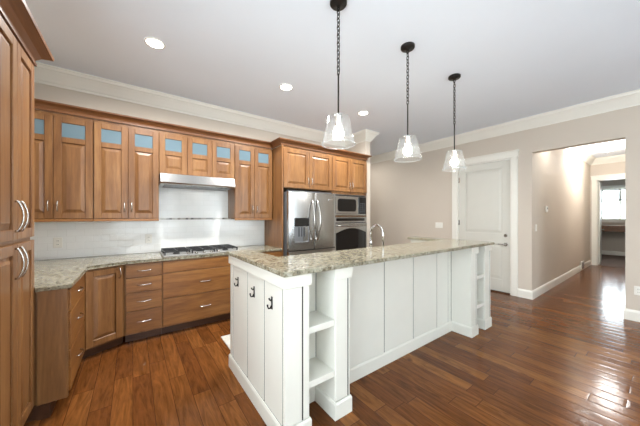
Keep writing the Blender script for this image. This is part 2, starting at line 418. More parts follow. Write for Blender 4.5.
# windows
def window(name, axis, pos, a0, a1, z0, z1, out, label=None, grid=None):
    """axis 'x': runs along X at y=pos"""
    def B(mb, u0, u1, v0, v1, c0, c1, bev=0.003):
        if axis == 'x': mb.box(u0, u1, v0, v1, c0, c1, bev)
        else: mb.box(v0, v1, u0, u1, c0, c1, bev)
    v0, v1 = sorted((pos, pos + out * 0.10))
    mb = MB(); fw = 0.05
    B(mb, a0, a0 + fw, v0, v1, z0, z1); B(mb, a1 - fw, a1, v0, v1, z0, z1)
    B(mb, a0 + fw, a1 - fw, v0, v1, z0, z0 + fw); B(mb, a0 + fw, a1 - fw, v0, v1, z1 - fw, z1)
    zm = z0 + (z1 - z0) * (0.62 if grid else 0.5)
    vm0, vm1 = v0 + 0.035, v1 - 0.035
    B(mb, a0 + fw, a1 - fw, vm0, vm1, zm - 0.025, zm + 0.025)
    am = (a0 + a1) / 2
    B(mb, am - 0.03, am + 0.03, vm0, vm1, z0 + fw, z1 - fw)
    if grid:
        for k in range(1, grid):
            for s0, s1 in ((a0 + fw, am - .03), (am + .03, a1 - fw)):
                u = s0 + (s1 - s0) * k / grid
                B(mb, u - 0.009, u + 0.009, vm0, vm1, zm, z1 - fw)
    o = struct(name, mb, 'trim', label=label)
    g = MB(); vc = (v0 + v1) / 2
    B(g, a0 + fw, a1 - fw, vc - 0.003, vc + 0.003, z0 + fw, z1 - fw, 0)
    g.build('window_pane', 'pane', o)
    # casing on the room side
    t = MB(); c0, c1 = sorted((pos - out * 0.02, pos))
    B(t, a0 - .09, a0, c0, c1, z0 - .09, z1 + .09); B(t, a1, a1 + .09, c0, c1, z0 - .09, z1 + .09)
    B(t, a0, a1, c0, c1, z1, z1 + .09); B(t, a0, a1, c0, c1, z0 - .09, z0)
    t.build('window_casing', 'trim', o)
    return o
window('added_window_1', 'x', YS, -0.6, 1.4, 0.55, 2.45, -1)  # unseen window, put in to let light into the room
window('added_window_2', 'x', YS, 2.4, 4.4, 0.55, 2.45, -1)  # unseen too, added for its light
window('added_window_3', 'y', XL, -1.4, 1.2, 0.45, 2.5, -1)  # unseen window, positioned so its light faces the island end
w4 = window('window_4', 'y', 14.0, WY0, WY1, WZ0, WZ1, 1, 'bright gridded window seen past the hallway doorway', 2)

# crown moulding round the ceiling
CR = [(0, H - .175), (.012, H - .175), (.018, H - .155), (.03, H - .145), (.045, H - .12), (.075, H - .075), (.10, H - .045), (.112, H - .04), (.118, H - .015), (.13, H - .012), (.13, H), (0, H)]
loop = [(XL, YS), (XL, YB), (3.68, YB), (3.68, 3.53), (3.81, 3.53), (3.81, YN), (XR, YN), (XR, YS)]
struct('trim_1', MB().sweep(loop, CR, True), 'trim', label='white crown moulding round the kitchen ceiling')
struct('trim_2', MB().sweep([(XR + T, HY1), (HX, HY1), (HX, HY0), (XR + T, HY0)], CR), 'trim', label='white crown moulding round the hallway ceiling')
BBP = [(0, 0), (.016, 0), (.016, .115), (.011, .13), (.006, .14), (0, .145)]
struct('baseboard_stub', MB().sweep([(3.81, 3.53), (3.81, YN)], BBP), 'trim')
struct('baseboard_right', MB().sweep([(XR, YN), (XR, DY1 + .10)], BBP), 'trim', label='white baseboard beyond the white door')
struct('baseboard_hall_left', MB().sweep([(XR, DY0 - .10), (XR, HY1), (HX, HY1)], BBP), 'trim', label='white baseboard running into the hallway')
struct('baseboard_hall_right', MB().sweep([(HX, HY0), (XR, HY0), (XR, YS)], BBP), 'trim', label='white baseboard right of the hallway opening')
struct('baseboard_south', MB().sweep([(XR, YS), (XL, YS)], BBP), 'trim')
struct('baseboard_left', MB().sweep([(XL, YS), (XL, 1.88)], BBP), 'trim')
struct('baseboard_far', MB().sweep([(14.0, 2.7), (14.0, -1.5)], BBP), 'trim')
# backsplash
struct('wall_backsplash', MB().box(XL, 1.815, YB - .010, YB, .917, 1.352).box(XL, 1.815, YB - .010, YB, 1.378, 1.94), 'tile', label='white subway tile backsplash')
struct('trim_3', MB().box(XL, 1.815, YB - .013, YB, 1.353, 1.377), 'mosaic', label='thin grey mosaic strip across the backsplash')

# door in the right wall
def casing_y(name, x, sgn, y0, y1, zt, label):
    """door casing on a wall at x, projecting sgn"""
    mb = MB(); a, b = sorted((x, x + sgn * .02)); cw = .098
    mb.box(a, b, y0 - cw, y0, 0, zt, .004); mb.box(a, b, y1, y1 + cw, 0, zt, .004)
    a2, b2 = sorted((x, x + sgn * .024)); mb.box(a2, b2, y0 - cw - .01, y1 + cw + .01, zt, zt + .10, .004)
    a3, b3 = sorted((x, x + sgn * .038)); mb.box(a3, b3, y0 - cw - .022, y1 + cw + .022, zt + .10, zt + .122, .004)
    return struct(name, mb, 'trim', label=label)
casing_y('trim_4', XR, -1, DY0, DY1, 2.44, 'white casing round the closed white door')
casing_y('trim_5', HX, -1, EY0, EY1, 2.44, 'white casing of the doorway at the end of the hall')
struct('trim_6', MB().box(XR, XR + T, DY0, DY0 + .018, 0, 2.44).box(XR, XR + T, DY1 - .018, DY1, 0, 2.44).box(XR, XR + T, DY0 + .018, DY1 - .018, 2.422, 2.44), 'trim')
struct('trim_7', MB().box(HX, HX + T, EY0, EY0 + .018, 0, 2.44).box(HX, HX + T, EY1 - .018, EY1, 0, 2.44).box(HX, HX + T, EY0 + .018, EY1 - .018, 2.422, 2.44), 'trim')
def leaf(mb, w, h):                                # two-panel door, local: x 0..w, front -Y, thickness .04
    st = .125
    mb.box(0, st, -.02, .02, 0, h, .002); mb.box(w - st, w, -.02, .02, 0, h, .002)
    for a, b in ((0, .22), (.86, 1.06), (h - .125, h)): mb.box(st, w - st, -.02, .02, a, b, .002)
    for a, b in ((.22, .86), (1.06, h - .125)): 
        mb.box(st, w - st, -.004, .008, a, b)
        mb.raised(st + .008, w - st - .008, a + .008, b - .008, -.004, -.015, .05)
    return mb
dw = DY1 - DY0 - .044
d1 = struct('door_1', leaf(MB(), dw, 2.395), 'door', label='closed white two-panel door beside the hallway opening')
d1.rotation_euler = (0, 0, R(-90)); d1.location = (XR + .045, DY1 - .022, .022)   # local x runs to -Y, front faces -X
hz = MB().lathe([(.032, -.021), (.032, -.028), (.024, -.032)], (dw - .07, 0, .87), 20, 'y').tube([(dw - .07, -.03, .87), (dw - .07, -.065, .87)], .010, 10)
hz.tube([(dw - .07, -.065, .87), (dw - .10, -.067, .872), (dw - .18, -.062, .868)], [.011, .009, .007], 10)
hz.build('lever_handle', 'nickel', d1)['label'] = 'brushed nickel lever handle'
MB().lathe([(.030, -.021), (.030, -.032), (.022, -.040), (.02, -.042)], (dw - .07, 0, 1.03), 20, 'y').build('deadbolt', 'nickel', d1)['label'] = 'brushed nickel deadbolt'
for z in (.28, 1.25, 2.12):
    MB().tube([(-.008, -.025, z - .055), (-.008, -.025, z + .055)], .009, 8).box(-.012, .018, -.022, -.019, z - .05, z + .05).build('hinge', 'nickel', d1)
struct('trim_8', MB().box(XR, XR + T, DY0 + .018, DY1 - .018, .0005, .02), 'wdark', label='dark threshold under the white door')
# open door in the far room
dw2 = EY1 - EY0 - .044
d2 = struct('door_2', leaf(MB(), dw2, 2.40), 'door', label='open white door at the end of the hall, seen nearly edge on')
d2.rotation_euler = (0, 0, R(4)); d2.location = (HX + T + .012, EY1 - .028, .012)
for s in (-1, 1):
    MB().lathe([(.028, s * .02), (.012, s * .03), (.012, s * .045), (.026, s * .055), (.028, s * .07), (.015, s * .08)], (dw2 - .06, 0, .98), 16, 'y').build('door_knob', 'nickel', d2)

# ------------------------------------------------------------------ cabinet parts (local: x along the front, front faces -Y, z up)
def pull(parent, x, y, z, vertical=True, L=.105, out=.034, r=.0052, mat='nickel'):
    pts = []
    for k in range(11):
        t = k / 10; a = (t - .5) * L; o = out * math.sin(math.pi * min(1, max(0, .07 + .86 * t))) ** .75
        pts.append((x, y - o, z + a) if vertical else (x + a, y - o, z))
    e0, e1 = pts[0], pts[-1]
    pts = [(e0[0], y, e0[2])] + pts + [(e1[0], y, e1[2])]
    rr = [r * 1.35] + [r * (0.85 + .35 * abs(k - 5) / 5) for k in range(11)] + [r * 1.35]
    return MB().tube(pts, rr, 8).build('pull_handle', mat, parent)
def cab_door(parent, x0, x1, z0, z1, glass=0.0, pl=None, yf=0.0, mat='wv', st=.062, pL=.105):
    g = .0018; x0 += g; x1 -= g; z0 += g; z1 -= g
    mb = MB(); th = .020; a, b = yf - th, yf
    mb.box(x0, x0 + st, a, b, z0, z1, .003); mb.box(x1 - st, x1, a, b, z0, z1, .003)
    mb.box(x0 + st, x1 - st, a, b, z0, z0 + st, .003); mb.box(x0 + st, x1 - st, a, b, z1 - st, z1, .003)
    zt = z1 - st
    if glass:
        zg = zt - glass; mb.box(x0 + st, x1 - st, a, b, zg - st * .95, zg, .003); zp = zg - st * .95
    else: zp = zt
    mb.raised(x0 + st + .001, x1 - st - .001, z0 + st + .001, zp - .001, yf - .006, yf - .018, .036)
    o = mb.build('door', mat, parent)
    if glass: MB().box(x0 + st, x1 - st, yf - .012, yf - .007, zt - glass, zt).build('glass_pane', 'frost', o)['label'] = 'frosted blue-grey glass pane'
    if pl: pull(o, (x0 + .033) if pl[0] == 'l' else (x1 - .033), yf - th, pl[1], L=pL)
    return o
def drawer(parent, x0, x1, z0, z1, pulls=1, yf=0.0, mat='wh', pz=None):
    g = .002; mb = MB().box(x0 + g, x1 - g, yf - .020, yf, z0 + g, z1 - g, .004, 2)
    o = mb.build('drawer', mat, parent)
    for k in range(pulls):
        pull(o, (x0 + x1) / 2 if pulls == 1 else x0 + (x1 - x0) * (k + .5) / pulls, yf - .020, pz or (z0 + z1) / 2, False, L=.13, out=.028)
    return o
CT = .915; CB = .885
# ---- pantry
py0, py1 = 1.905, 2.553
pt = thing('pantry_cabinet', 'tall brown wood pantry cabinet with four doors at the left edge', 'cabinet', (-.56, py0, 0), R(90))
pw = py1 - py0
MB().box(0, pw, 0, .435, .10, 2.48, .002).build('body', 'wv', pt)
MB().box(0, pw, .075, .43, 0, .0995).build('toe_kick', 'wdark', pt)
hw = pw / 2
cab_door(pt, 0, hw, .115, 1.243, pl=('r', 1.13), pL=.17); cab_door(pt, hw, pw, .115, 1.243, pl=('l', 1.13), pL=.17)
cab_door(pt, 0, hw, 1.262, 2.42, pl=('r', 1.40), pL=.17); cab_door(pt, hw, pw, 1.262, 2.42, pl=('l', 1.40), pL=.17)
KP = [(0, 0), (.022, 0), (.022, .014), (.014, .018), (.018, .034), (.040, .060), (.075, .080), (.082, .082), (.085, .098), (0, .098)]
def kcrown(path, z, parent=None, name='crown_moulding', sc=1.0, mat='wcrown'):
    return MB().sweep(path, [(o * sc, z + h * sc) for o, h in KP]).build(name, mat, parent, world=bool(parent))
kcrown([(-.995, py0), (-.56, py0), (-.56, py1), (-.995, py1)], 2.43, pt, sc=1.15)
# ---- left base run
lb = thing('base_cabinet', 'low brown wood cabinet with three drawers and end panel beside the pantry', 'cabinet', (-.39, 2.578, 0), R(90))
lw = 3.328 - 2.578
MB().box(0, lw, 0, .60, .10, CB - .001).build('body', 'wv', lb)
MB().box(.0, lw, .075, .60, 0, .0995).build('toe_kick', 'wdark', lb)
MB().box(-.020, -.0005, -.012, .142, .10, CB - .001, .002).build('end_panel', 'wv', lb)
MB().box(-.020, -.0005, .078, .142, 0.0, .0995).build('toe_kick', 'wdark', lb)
drawer(lb, 0.03, lw - .03, .70, .865, pz=.785); drawer(lb, 0.03, lw - .03, .42, .695, pz=.56); drawer(lb, 0.03, lw - .03, .115, .415, pz=.25)
# ---- diagonal corner cabinet
ang = math.atan2(.17, .32); dl = math.hypot(.32, .17)
dc = thing('corner_base_cabinet', 'angled corner base cabinet with one raised-panel door', 'cabinet', (-.39, 3.33, 0), ang)
MB().prism([(-.39, 3.33), (-.07, 3.5), (-.07, 4.115), (-.985, 4.115), (-.985, 3.33)], .10, CB - .001).build('body', 'wv', dc, True)
MB().prism([(-.425, 3.395), (-.09, 3.575), (-.09, 4.1), (-.97, 4.1), (-.97, 3.395)], 0, .0995).build('toe_kick', 'wdark', dc, True)
cab_door(dc, .012, dl - .03, .115, .868, pl=('r', .80), yf=-.001)
# ---- back run
b4 = thing('base_cabinet', 'narrow brown base cabinet with four stacked drawers left of the cooktop', 'cabinet', (-.069, 3.50, 0))
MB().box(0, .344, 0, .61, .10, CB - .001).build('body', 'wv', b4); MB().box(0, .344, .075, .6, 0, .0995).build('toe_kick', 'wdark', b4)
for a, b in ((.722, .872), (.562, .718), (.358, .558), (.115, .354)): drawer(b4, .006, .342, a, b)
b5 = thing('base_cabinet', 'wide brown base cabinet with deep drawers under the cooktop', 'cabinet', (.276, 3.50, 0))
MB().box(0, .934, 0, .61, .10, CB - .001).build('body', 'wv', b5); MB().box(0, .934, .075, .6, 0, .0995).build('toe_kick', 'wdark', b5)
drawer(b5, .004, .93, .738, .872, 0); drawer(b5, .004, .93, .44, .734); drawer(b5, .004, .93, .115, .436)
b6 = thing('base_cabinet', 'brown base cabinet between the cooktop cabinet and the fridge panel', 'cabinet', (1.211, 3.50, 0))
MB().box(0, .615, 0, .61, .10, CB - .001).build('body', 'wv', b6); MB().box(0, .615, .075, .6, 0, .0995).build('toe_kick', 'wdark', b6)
drawer(b6, .004, .61, .722, .872); cab_door(b6, .004, .307, .115, .718, pl=('r', .64)); cab_door(b6, .307, .61, .115, .718, pl=('l', .64))
# ---- countertop
ct = MB().prism([(-.997, 2.558), (-.535, 2.558), (-.535, 2.540), (-.355, 2.540), (-.355, 3.315), (-.055, 3.472), (1.826, 3.472), (1.826, 4.119), (-.997, 4.119)], CB, CT, .005).build('countertop', 'granite')
tag(ct, 'speckled beige granite countertop along the back wall and pantry side', 'countertop')
# ---- cooktop
ck = thing('cooktop', 'black gas cooktop with iron grates set in the back counter', 'cooktop', (.745, 3.80, CT + .0005))
MB().box(-.455, .455, -.255, .235, 0, .012, .004).build('tray', 'satin', ck)
for x, y, r in ((-.30, .10, .045), (-.30, -.11, .04), (0, 0.02, .06), (.30, .10, .045), (.30, -.11, .04)):
    MB().lathe([(r, .0125), (r, .022), (r * .8, .026), (r * .8, .033), (r * .3, .035)], (x, y, 0), 20).build('burner', 'black', ck)
for cx in (-.30, 0, .30):
    g = MB(); hw_, y0, y1, zt = .142, -.21, .21, .058
    for y in (y0, y1): g.box(cx - hw_, cx + hw_, y - .006, y + .006, zt - .014, zt, .002)
    for x in (cx - hw_ + .006, cx + hw_ - .006): g.box(x - .006, x + .006, y0 + .006, y1 - .006, zt - .014, zt, .002)
    for y in (-.11, 0, .10): g.box(cx - hw_ + .012, cx + hw_ - .012, y - .005, y + .005, zt - .012, zt + .003, .002)
    g.box(cx - .005, cx + .005, y0 + .006, y1 - .006, zt - .011, zt + .002, .002)
    for x in (cx - hw_ + .008, cx + hw_ - .008):
        for y in (y0, y1, 0): g.box(x - .008, x + .008, y - .008, y + .008, .0125, zt - .002, .002)
    g.build('grate', 'black', ck)
for k in range(5):
    MB().lathe([(.019, .0125), (.017, .03), (.012, .034)], (-.18 + .09 * k, -.235, 0), 16).build('knob', 'nickel', ck)
# ---- wall cabinets
UB, UT, UY = 1.37, 2.487, 3.805
def wall_cab(x0, x1, n, label, zb=UB, glass=.15, pulls=None):
    c = thing('wall_cabinet', label, 'cabinet', (x0, UY, zb), 0, 'upper cabinets on the back wall')
    W_, Hh = x1 - x0, UT - zb
    mb = MB().box(.0005, W_ - .0005, 0, .32, 0, Hh, .001)
    mb.build('body', 'wv', c)
    if zb == UB: MB().box(.0005, W_ - .0005, -.022, .0, -.028, -.0005, .004).build('light_rail', 'wh', c)
    for k in range(n):
        pl = pulls[k] if pulls else None
        cab_door(c, .003 + (W_ - .006) * k / n, .003 + (W_ - .006) * (k + 1) / n, .004, Hh - .035, glass=glass, pl=(pl, .14) if pl else None)
    return c
wall_cab(-.985, -.355, 2, 'left upper wood cabinet partly behind the pantry, with frosted top panes', pulls='rl')
wall_cab(-.355, .265, 2, 'tall upper wood cabinet immediately left of the range hood', pulls='rl')
wall_cab(.265, 1.211, 3, 'short three-door upper wood cabinet above the range hood', zb=1.94, glass=.15)
wall_cab(1.211, 1.815, 2, 'tall upper wood cabinet between the range hood and the fridge', pulls='rl')
# ---- fridge and oven enclosure
EY = 3.50
fp = MB().box(1.828, 1.850, EY - .018, 4.118, 0, UT, .002).build('fridge_side_panel', 'wv'); origin(fp, (1.839, EY, 0)); tag(fp, 'tall brown wood panel on the left side of the fridge', 'panel')
fc = thing('fridge_top_cabinet', 'two-door wood cabinet above the stainless fridge', 'cabinet', (1.852, EY, 1.84))
MB().box(0, .948, 0, .60, 0, UT - 1.84, .001).build('body', 'wv', fc)
cab_door(fc, .004, .474, .006, .612, pl=('r', .13)); cab_door(fc, .474, .944, .006, .612, pl=('l', .13))
oc = thing('oven_cabinet', 'tall wood cabinet holding the microwave and wall oven', 'cabinet', (2.802, EY, 0))
ow = 3.668 - 2.802
b = MB(); b.box(0, .028, 0, .60, .10, UT, .001); b.box(ow - .028, ow, 0, .60, .10, UT, .001); b.box(.028, ow - .028, 0, .60, 1.80, UT, .001)
b.box(.028, ow - .028, 0, .6, .10, .68, .001); b.box(.028, ow - .028, .57, .60, .68, 1.80); b.box(.028, ow - .028, 0, .56, 1.395, 1.412)
b.build('body', 'wv', oc); MB().box(0, ow, .075, .6, 0, .0995).build('toe_kick', 'wdark', oc)
cab_door(oc, .004, ow / 2, 1.846, 2.452, pl=('r', 1.97)); cab_door(oc, ow / 2, ow - .004, 1.846, 2.452, pl=('l', 1.97))
drawer(oc, .004, ow - .004, .40, .672); drawer(oc, .004, ow - .004, .115, .396)
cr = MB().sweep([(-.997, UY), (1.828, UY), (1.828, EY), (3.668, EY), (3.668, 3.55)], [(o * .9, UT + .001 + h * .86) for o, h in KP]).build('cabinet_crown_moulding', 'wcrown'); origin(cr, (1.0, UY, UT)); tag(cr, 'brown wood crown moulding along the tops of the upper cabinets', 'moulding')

# ---- refrigerator
fr = thing('refrigerator', 'stainless french door refrigerator with ice dispenser', 'refrigerator', (2.325, 3.42, 0))
fw_ = .452
MB().box(-fw_ + .006, fw_ - .006, 0, .66, .02, 1.775, .006).build('body', 'greyside', fr)
MB().box(-fw_ + .02, fw_ - .02, .0, .05, 1.776, 1.80, .004).build('hinge_cover', 'dkgrey', fr)
MB().box(-fw_ + .03, fw_ - .03, .01, .06, 0, .0195).build('base_grille', 'black', fr)
def bowed(x0, x1, z0, z1, bow=.022, thick=.062, n=10):
    """door slab with a gently bowed front; bow measured over the full fridge width"""
    mb = MB(); pts = []
    for k in range(n + 1):
        x = x0 + (x1 - x0) * k / n; pts.append((x, -thick - bow * (1 - (x / fw_) ** 2)))
    r_ = .012
    poly = [(x0, -.004)] + [(x0, pts[0][1] + r_)] + [(x0 + .004, pts[0][1] + .003)] + pts[1:-1] + [(x1 - .004, pts[-1][1] + .003), (x1, pts[-1][1] + r_), (x1, -.004)]
    return mb.prism(poly, z0, z1, .004)
ld = bowed(-fw_, -.002, .885, 1.775).build('door', 'steelz', fr)
rd = bowed(.002, fw_, .885, 1.775).build('door', 'steelz', fr)
fz = bowed(-fw_, fw_, .06, .870).build('freezer_drawer', 'steelz', fr)
for o, sx in ((ld, -1), (rd, 1)):
    x = sx * .045; pts = []
    for k in range(15):
        t = k / 14; pts.append((x + sx * .012 * math.sin(math.pi * t), -.083 - .085 * math.sin(math.pi * (.05 + .90 * t)) ** .9, 1.03 + .62 * t))
    pts = [(x, -.075, 1.03)] + pts + [(x, -.075, 1.65)]
    MB().tube(pts, .0135, 10).build('door_handle', 'nickel', o)
pts = [(-.34, -.07, .77)] + [(-.34 + .68 * k / 12, -.085 - .05 * math.sin(math.pi * (.08 + .84 * k / 12)) ** .5, .77) for k in range(13)] + [(.34, -.07, .77)]
MB().tube(pts, .0125, 10).build('drawer_handle', 'nickel', fz)
dx0, dx1 = -.355, -.105
dy = -.062 - .022 * (1 - (.25 / fw_) ** 2)
ds = MB().box(dx0, dx1, dy - .010, dy + .02, 1.245, 1.375, .004).build('dispenser_display', 'blackglass', ld)
cav = MB(); cav.box(dx0, dx0 + .018, dy - .008, dy + .03, 1.00, 1.244, .003); cav.box(dx1 - .018, dx1, dy - .008, dy + .03, 1.00, 1.244, .003)
cav.box(dx0 + .018, dx1 - .018, dy - .008, dy + .03, 1.00, 1.018, .003); cav.box(dx0 + .018, dx1 - .018, dy - .002, dy + .03, 1.019, 1.243)
cav.build('dispenser_recess', 'greyside', ld)
pd = MB()
for x in (-.285, -.235, -.19): pd.box(x - .012, x + .012, dy - .007, dy - .002, 1.09, 1.235, .002)
pd.build('dispenser_paddle', 'dkgrey', ld)
MB().box(.29, .37, -.079, -.066, 1.665, 1.683, .002).build('badge', 'chrome', rd)['label'] = 'small silver badge'

# ---- microwave and oven
mw = thing('microwave', 'built-in stainless microwave above the wall oven', 'microwave', (3.235, EY, 1.413))
hw_ = .400
MB().box(-hw_ + .02, hw_ - .02, .0, .50, .004, .37, .002).build('body', 'dkgrey', mw)
MB().box(-hw_, hw_, -.022, -.0005, .0, .385, .004).build('trim_frame', 'steelx', mw)
MB().box(-hw_ + .02, hw_ - .02, -.028, -.0225, .352, .374, .002).build('vent', 'black', mw)
md = MB().box(-hw_ + .02, .175, -.045, -.0225, .03, .345, .005).build('door', 'steelx', mw)
def round_rect(x0, x1, z0, z1, r, y0, y1, n=5):
    mb = MB(); P = []
    for cx, cz, a0 in ((x1 - r, z1 - r, 0), (x0 + r, z1 - r, 90), (x0 + r, z0 + r, 180), (x1 - r, z0 + r, 270)):
        for k in range(n + 1): P.append((cx + r * math.cos(R(a0 + 90 * k / n)), cz + r * math.sin(R(a0 + 90 * k / n))))
    A = [mb.b.verts.new((x, y0, z)) for x, z in P]; B = [mb.b.verts.new((x, y1, z)) for x, z in P]
    mb.b.faces.new(A); mb.b.faces.new(B[::-1])
    for i in range(len(P)): mb.b.faces.new((A[i], A[(i + 1) % len(P)], B[(i + 1) % len(P)], B[i]))
    return mb
round_rect(-.33, .115, .075, .30, .05, -.048, -.0455).build('window', 'blackglass', md)
kp = MB().box(.185, hw_ - .02, -.045, -.0225, .03, .345, .004).build('control_panel', 'blackglass', mw)
kb = MB()
for r_ in range(5):
    for c_ in range(3): kb.box(.215 + c_ * .05, .25 + c_ * .05, -.0475, -.0455, .06 + r_ * .038, .083 + r_ * .038)
kb.build('buttons', 'dkgrey', kp, False)
ov = thing('wall_oven', 'built-in stainless wall oven with arched black window', 'oven', (3.235, EY, .70))
MB().box(-hw_ + .02, hw_ - .02, 0, .55, 0.0, .685, .002).build('body', 'dkgrey', ov)
MB().box(-hw_, hw_, -.030, -.0005, .585, .690, .004).build('control_panel', 'steelx', ov)
MB().box(-hw_ + .05, hw_ - .05, -.033, -.0305, .615, .665).build('display', 'blackglass', ov)
od = MB().box(-hw_, hw_, -.045, -.0005, .0, .578, .005).build('door', 'steelx', ov)
A = MB(); P = [(-.37, .10)] + [(-.37 + .74 * k / 16, .40 + .085 * math.sin(math.pi * k / 16)) for k in range(17)] + [(.37, .10)] + [(.37 - .74 * k / 10, .10 - .03 * math.sin(math.pi * k / 10)) for k in range(1, 10)]
va = [A.b.verts.new((x, -.049, z)) for x, z in P]; vb = [A.b.verts.new((x, -.0455, z)) for x, z in P]
A.b.faces.new(va); A.b.faces.new(vb[::-1])
for i in range(len(P)): A.b.faces.new((va[i], va[(i + 1) % len(P)], vb[(i + 1) % len(P)], vb[i]))
A.build('window', 'blackglass', od)
pts = [(-.34, -.044, .53)] + [(-.34 + .68 * k / 12, -.06 - .035 * math.sin(math.pi * (.08 + .84 * k / 12)) ** .4, .53) for k in range(13)] + [(.34, -.044, .53)]
MB().tube(pts, .012, 10).build('door_handle', 'nickel', od)

# ---- range hood
hd = thing('range_hood', 'slim stainless range hood above the cooktop', 'range hood', (.722, 4.115, 1.792))
hx = .452
m_ = MB(); v = []
prof = [(-.455, .012), (-.470, .03), (-.435, .138), (-.001, .138), (-.001, .0), (-.430, .0)]
m_.b.verts.ensure_lookup_table()
ringA = [m_.b.verts.new((-hx, y, z)) for y, z in prof]; ringB = [m_.b.verts.new((hx, y, z)) for y, z in prof]
m_.b.faces.new(ringA); m_.b.faces.new(ringB[::-1])
for i in range(len(prof)): m_.b.faces.new((ringA[i], ringA[(i + 1) % len(prof)], ringB[(i + 1) % len(prof)], ringB[i]))
m_.build('canopy', 'steelx', hd)
MB().box(-hx + .05, hx - .05, -.40, -.06, -.006, -.0005).build('filter', 'greyside', hd)
for k in range(2): MB().lathe([(.012, -.0005), (.012, -.006)], (.28 + .06 * k, -.415, 0), 12).build('button', 'dkgrey', hd)

# ------------------------------------------------------------------ the island
IX0, IX1, IY0, IYR, IY1 = .735, 3.69, 1.365, 1.595, 2.43
BT = 1.04
isl = thing('kitchen_island', 'long white panelled island base with hooks and open end shelves', 'island', (2.2, 1.9, 0))
# core: left leg, front wall, right leg (knee walls), grooves show the dark joint behind
core = MB()
core.prism([(IX0 + .0065, 1.5998), (IX1 - .05, 1.5998), (IX1 - .05, IY1 - .01), (IX1 - .14, IY1 - .01), (IX1 - .14, 1.85), (.92, 1.85), (.92, IY1 - .01), (IX0 + .0065, IY1 - .01)], 0, BT - .002)
core.box(IX0 + .0065, .7600, IY0 + .013, 1.5997, 0, BT - .002)
for gg in (.862, 1.245, 3.285, 3.665): core.box(gg - .0048, gg + .0048, IY0 + .0022, IY0 + .0119, .119, BT - .082)
core.build('joint_backing', 'groove', isl, True)
def board(x0, x1, y0, y1, z0, z1, name='panel_board', bev=.003): return MB().box(x0, x1, y0, y1, z0, z1, bev).build(name, 'white', isl, True)
G = .010
# left end boards
z0, z1 = .115, BT - .078
ys = [1.40, 1.672, 1.998, 2.362]
for a, b_ in zip(ys, ys[1:]): board(IX0 + .0035, IX0 + .0064, a + .007, b_ - .007, z0, z1)
board(IX0, IX0 + .0064, 2.366, IY1, z0, z1, 'end_stile')
# recessed front boards
xs = [1.262, 1.455, 1.915, 2.376, 2.833, 3.085, 3.16]
for a, b_ in zip(xs, xs[1:]): board(a + G / 2, b_ - G / 2, 1.5965, 1.5997, .115, BT - .001)
# back leg faces
board(.9205, .928, 1.851, IY1 - .01, .0, BT - .001, 'leg_face'); board(IX0, .928, IY1 - .0099, IY1, .0, BT - .001, 'leg_face')
board(IX1 - .148, IX1 - .1405, 1.851, IY1 - .01, 0, BT - .001, 'leg_face'); board(IX1 - .148, IX1 - .04, IY1 - .0099, IY1, 0, BT - .001, 'leg_face')
board(IX1 - .0495, IX1 - .04, 1.6005, IY1 - .01, 0, BT - .001, 'side_panel')
# end unit posts
def post(x0, x1, y0, y1, gx=None):
    mb = MB()
    mb.box(x0, x1, y0 + .012, y1, 0, BT - .002, .002)
    xa = x0
    for gg in (gx or []) + [None]:
        xb = gg - G / 2 if gg else x1
        mb.box(xa, xb, y0, y0 + .0118, .118, BT - .08, .003)
        xa = gg + G / 2 if gg else None
    return mb.build('post', 'white', isl, True)
post(.7418, .912, IY0, 1.5996, [.862])
board(IX0, IX0 + .0064, IY0 + .0005, 1.40 - .007, z0, z1, 'corner_stile')
post(1.127, 1.262, IY0, 1.596, [1.245])
post(3.16, 3.31, IY0, 1.596, [3.285])
post(3.515, IX1, IY0, 1.5996, [3.665])
# side face of the right unit, with a groove
# friezes under the counter
def frieze(path, lbl='frieze'): return MB().sweep(path, [(0, BT - .078), (.010, BT - .078), (.012, BT - .074), (.012, BT - .001), (0, BT - .001)]).build(lbl, 'white', isl, True)
frieze([(IX0 + .010, IY1), (IX0, IY1), (IX0, IY0), (.912, IY0), (.912, IY0 + .05)])
frieze([(1.127, 1.50), (1.127, IY0), (1.262, IY0), (1.262, 1.50)])
frieze([(3.16, 1.59), (3.16, IY0), (3.31, IY0), (3.31, 1.45)])
frieze([(3.515, 1.45), (3.515, IY0), (IX1, IY0), (IX1, 1.55)])
# plinths
IB = [(0, 0), (.011, 0), (.011, .102), (.005, .117), (0, .117)]
def plinth(path): return MB().sweep(path, IB).build('plinth', 'white', isl, True)
plinth([(IX0 + .010, IY1), (IX0, IY1), (IX0, IY0), (.912, IY0), (.912, IY0 + .06)])
plinth([(1.127, 1.595), (1.127, IY0), (1.262, IY0), (1.262, 1.597), (3.16, 1.597), (3.16, IY0), (3.31, IY0), (3.31, 1.595)])
plinth([(3.515, 1.595), (3.515, IY0), (IX1, IY0), (IX1, 1.60)])
# niches: back panels and shelves
for a, b_ in ((.912, 1.127), (3.31, 3.515)):
    board(a + .004, b_ - .004, 1.5955, 1.5996, .0, BT - .001, 'niche_back')
    for z in (.335, .685): board(a + .002, b_ - .002, IY0 + .006, 1.594, z - .042, z, 'shelf', .002)
# black hooks on the end
for y in (2.215, 1.85, 1.545):
    x = IX0 + .004
    hk = MB().box(x - .006, x - .0002, y - .010, y + .010, .79, .875, .003)
    hk.tube([(x - .005, y, .815), (x - .014, y, .800), (x - .026, y, .800), (x - .032, y, .812), (x - .034, y, .826)], [.006, .006, .005, .005, .006], 8)
    hk.tube([(x - .005, y, .855), (x - .014, y, .850), (x - .020, y, .856), (x - .023, y, .866)], [.005, .005, .0045, .006], 8)
    hk.build('coat_hook', 'bronze', isl, True)['label'] = 'black iron double hook'
# raised granite bar top (U shaped)
bt = MB().prism([(.712, 1.335), (3.735, 1.335), (3.735, 2.47), (3.515, 2.47), (3.515, 1.88), (.945, 1.88), (.945, 2.47), (.712, 2.47)], BT, BT + .032, .005).build('bar_top', 'granite'); origin(bt, (2.2, 1.6, BT)); tag(bt, 'speckled granite bar top on the white island', 'countertop')
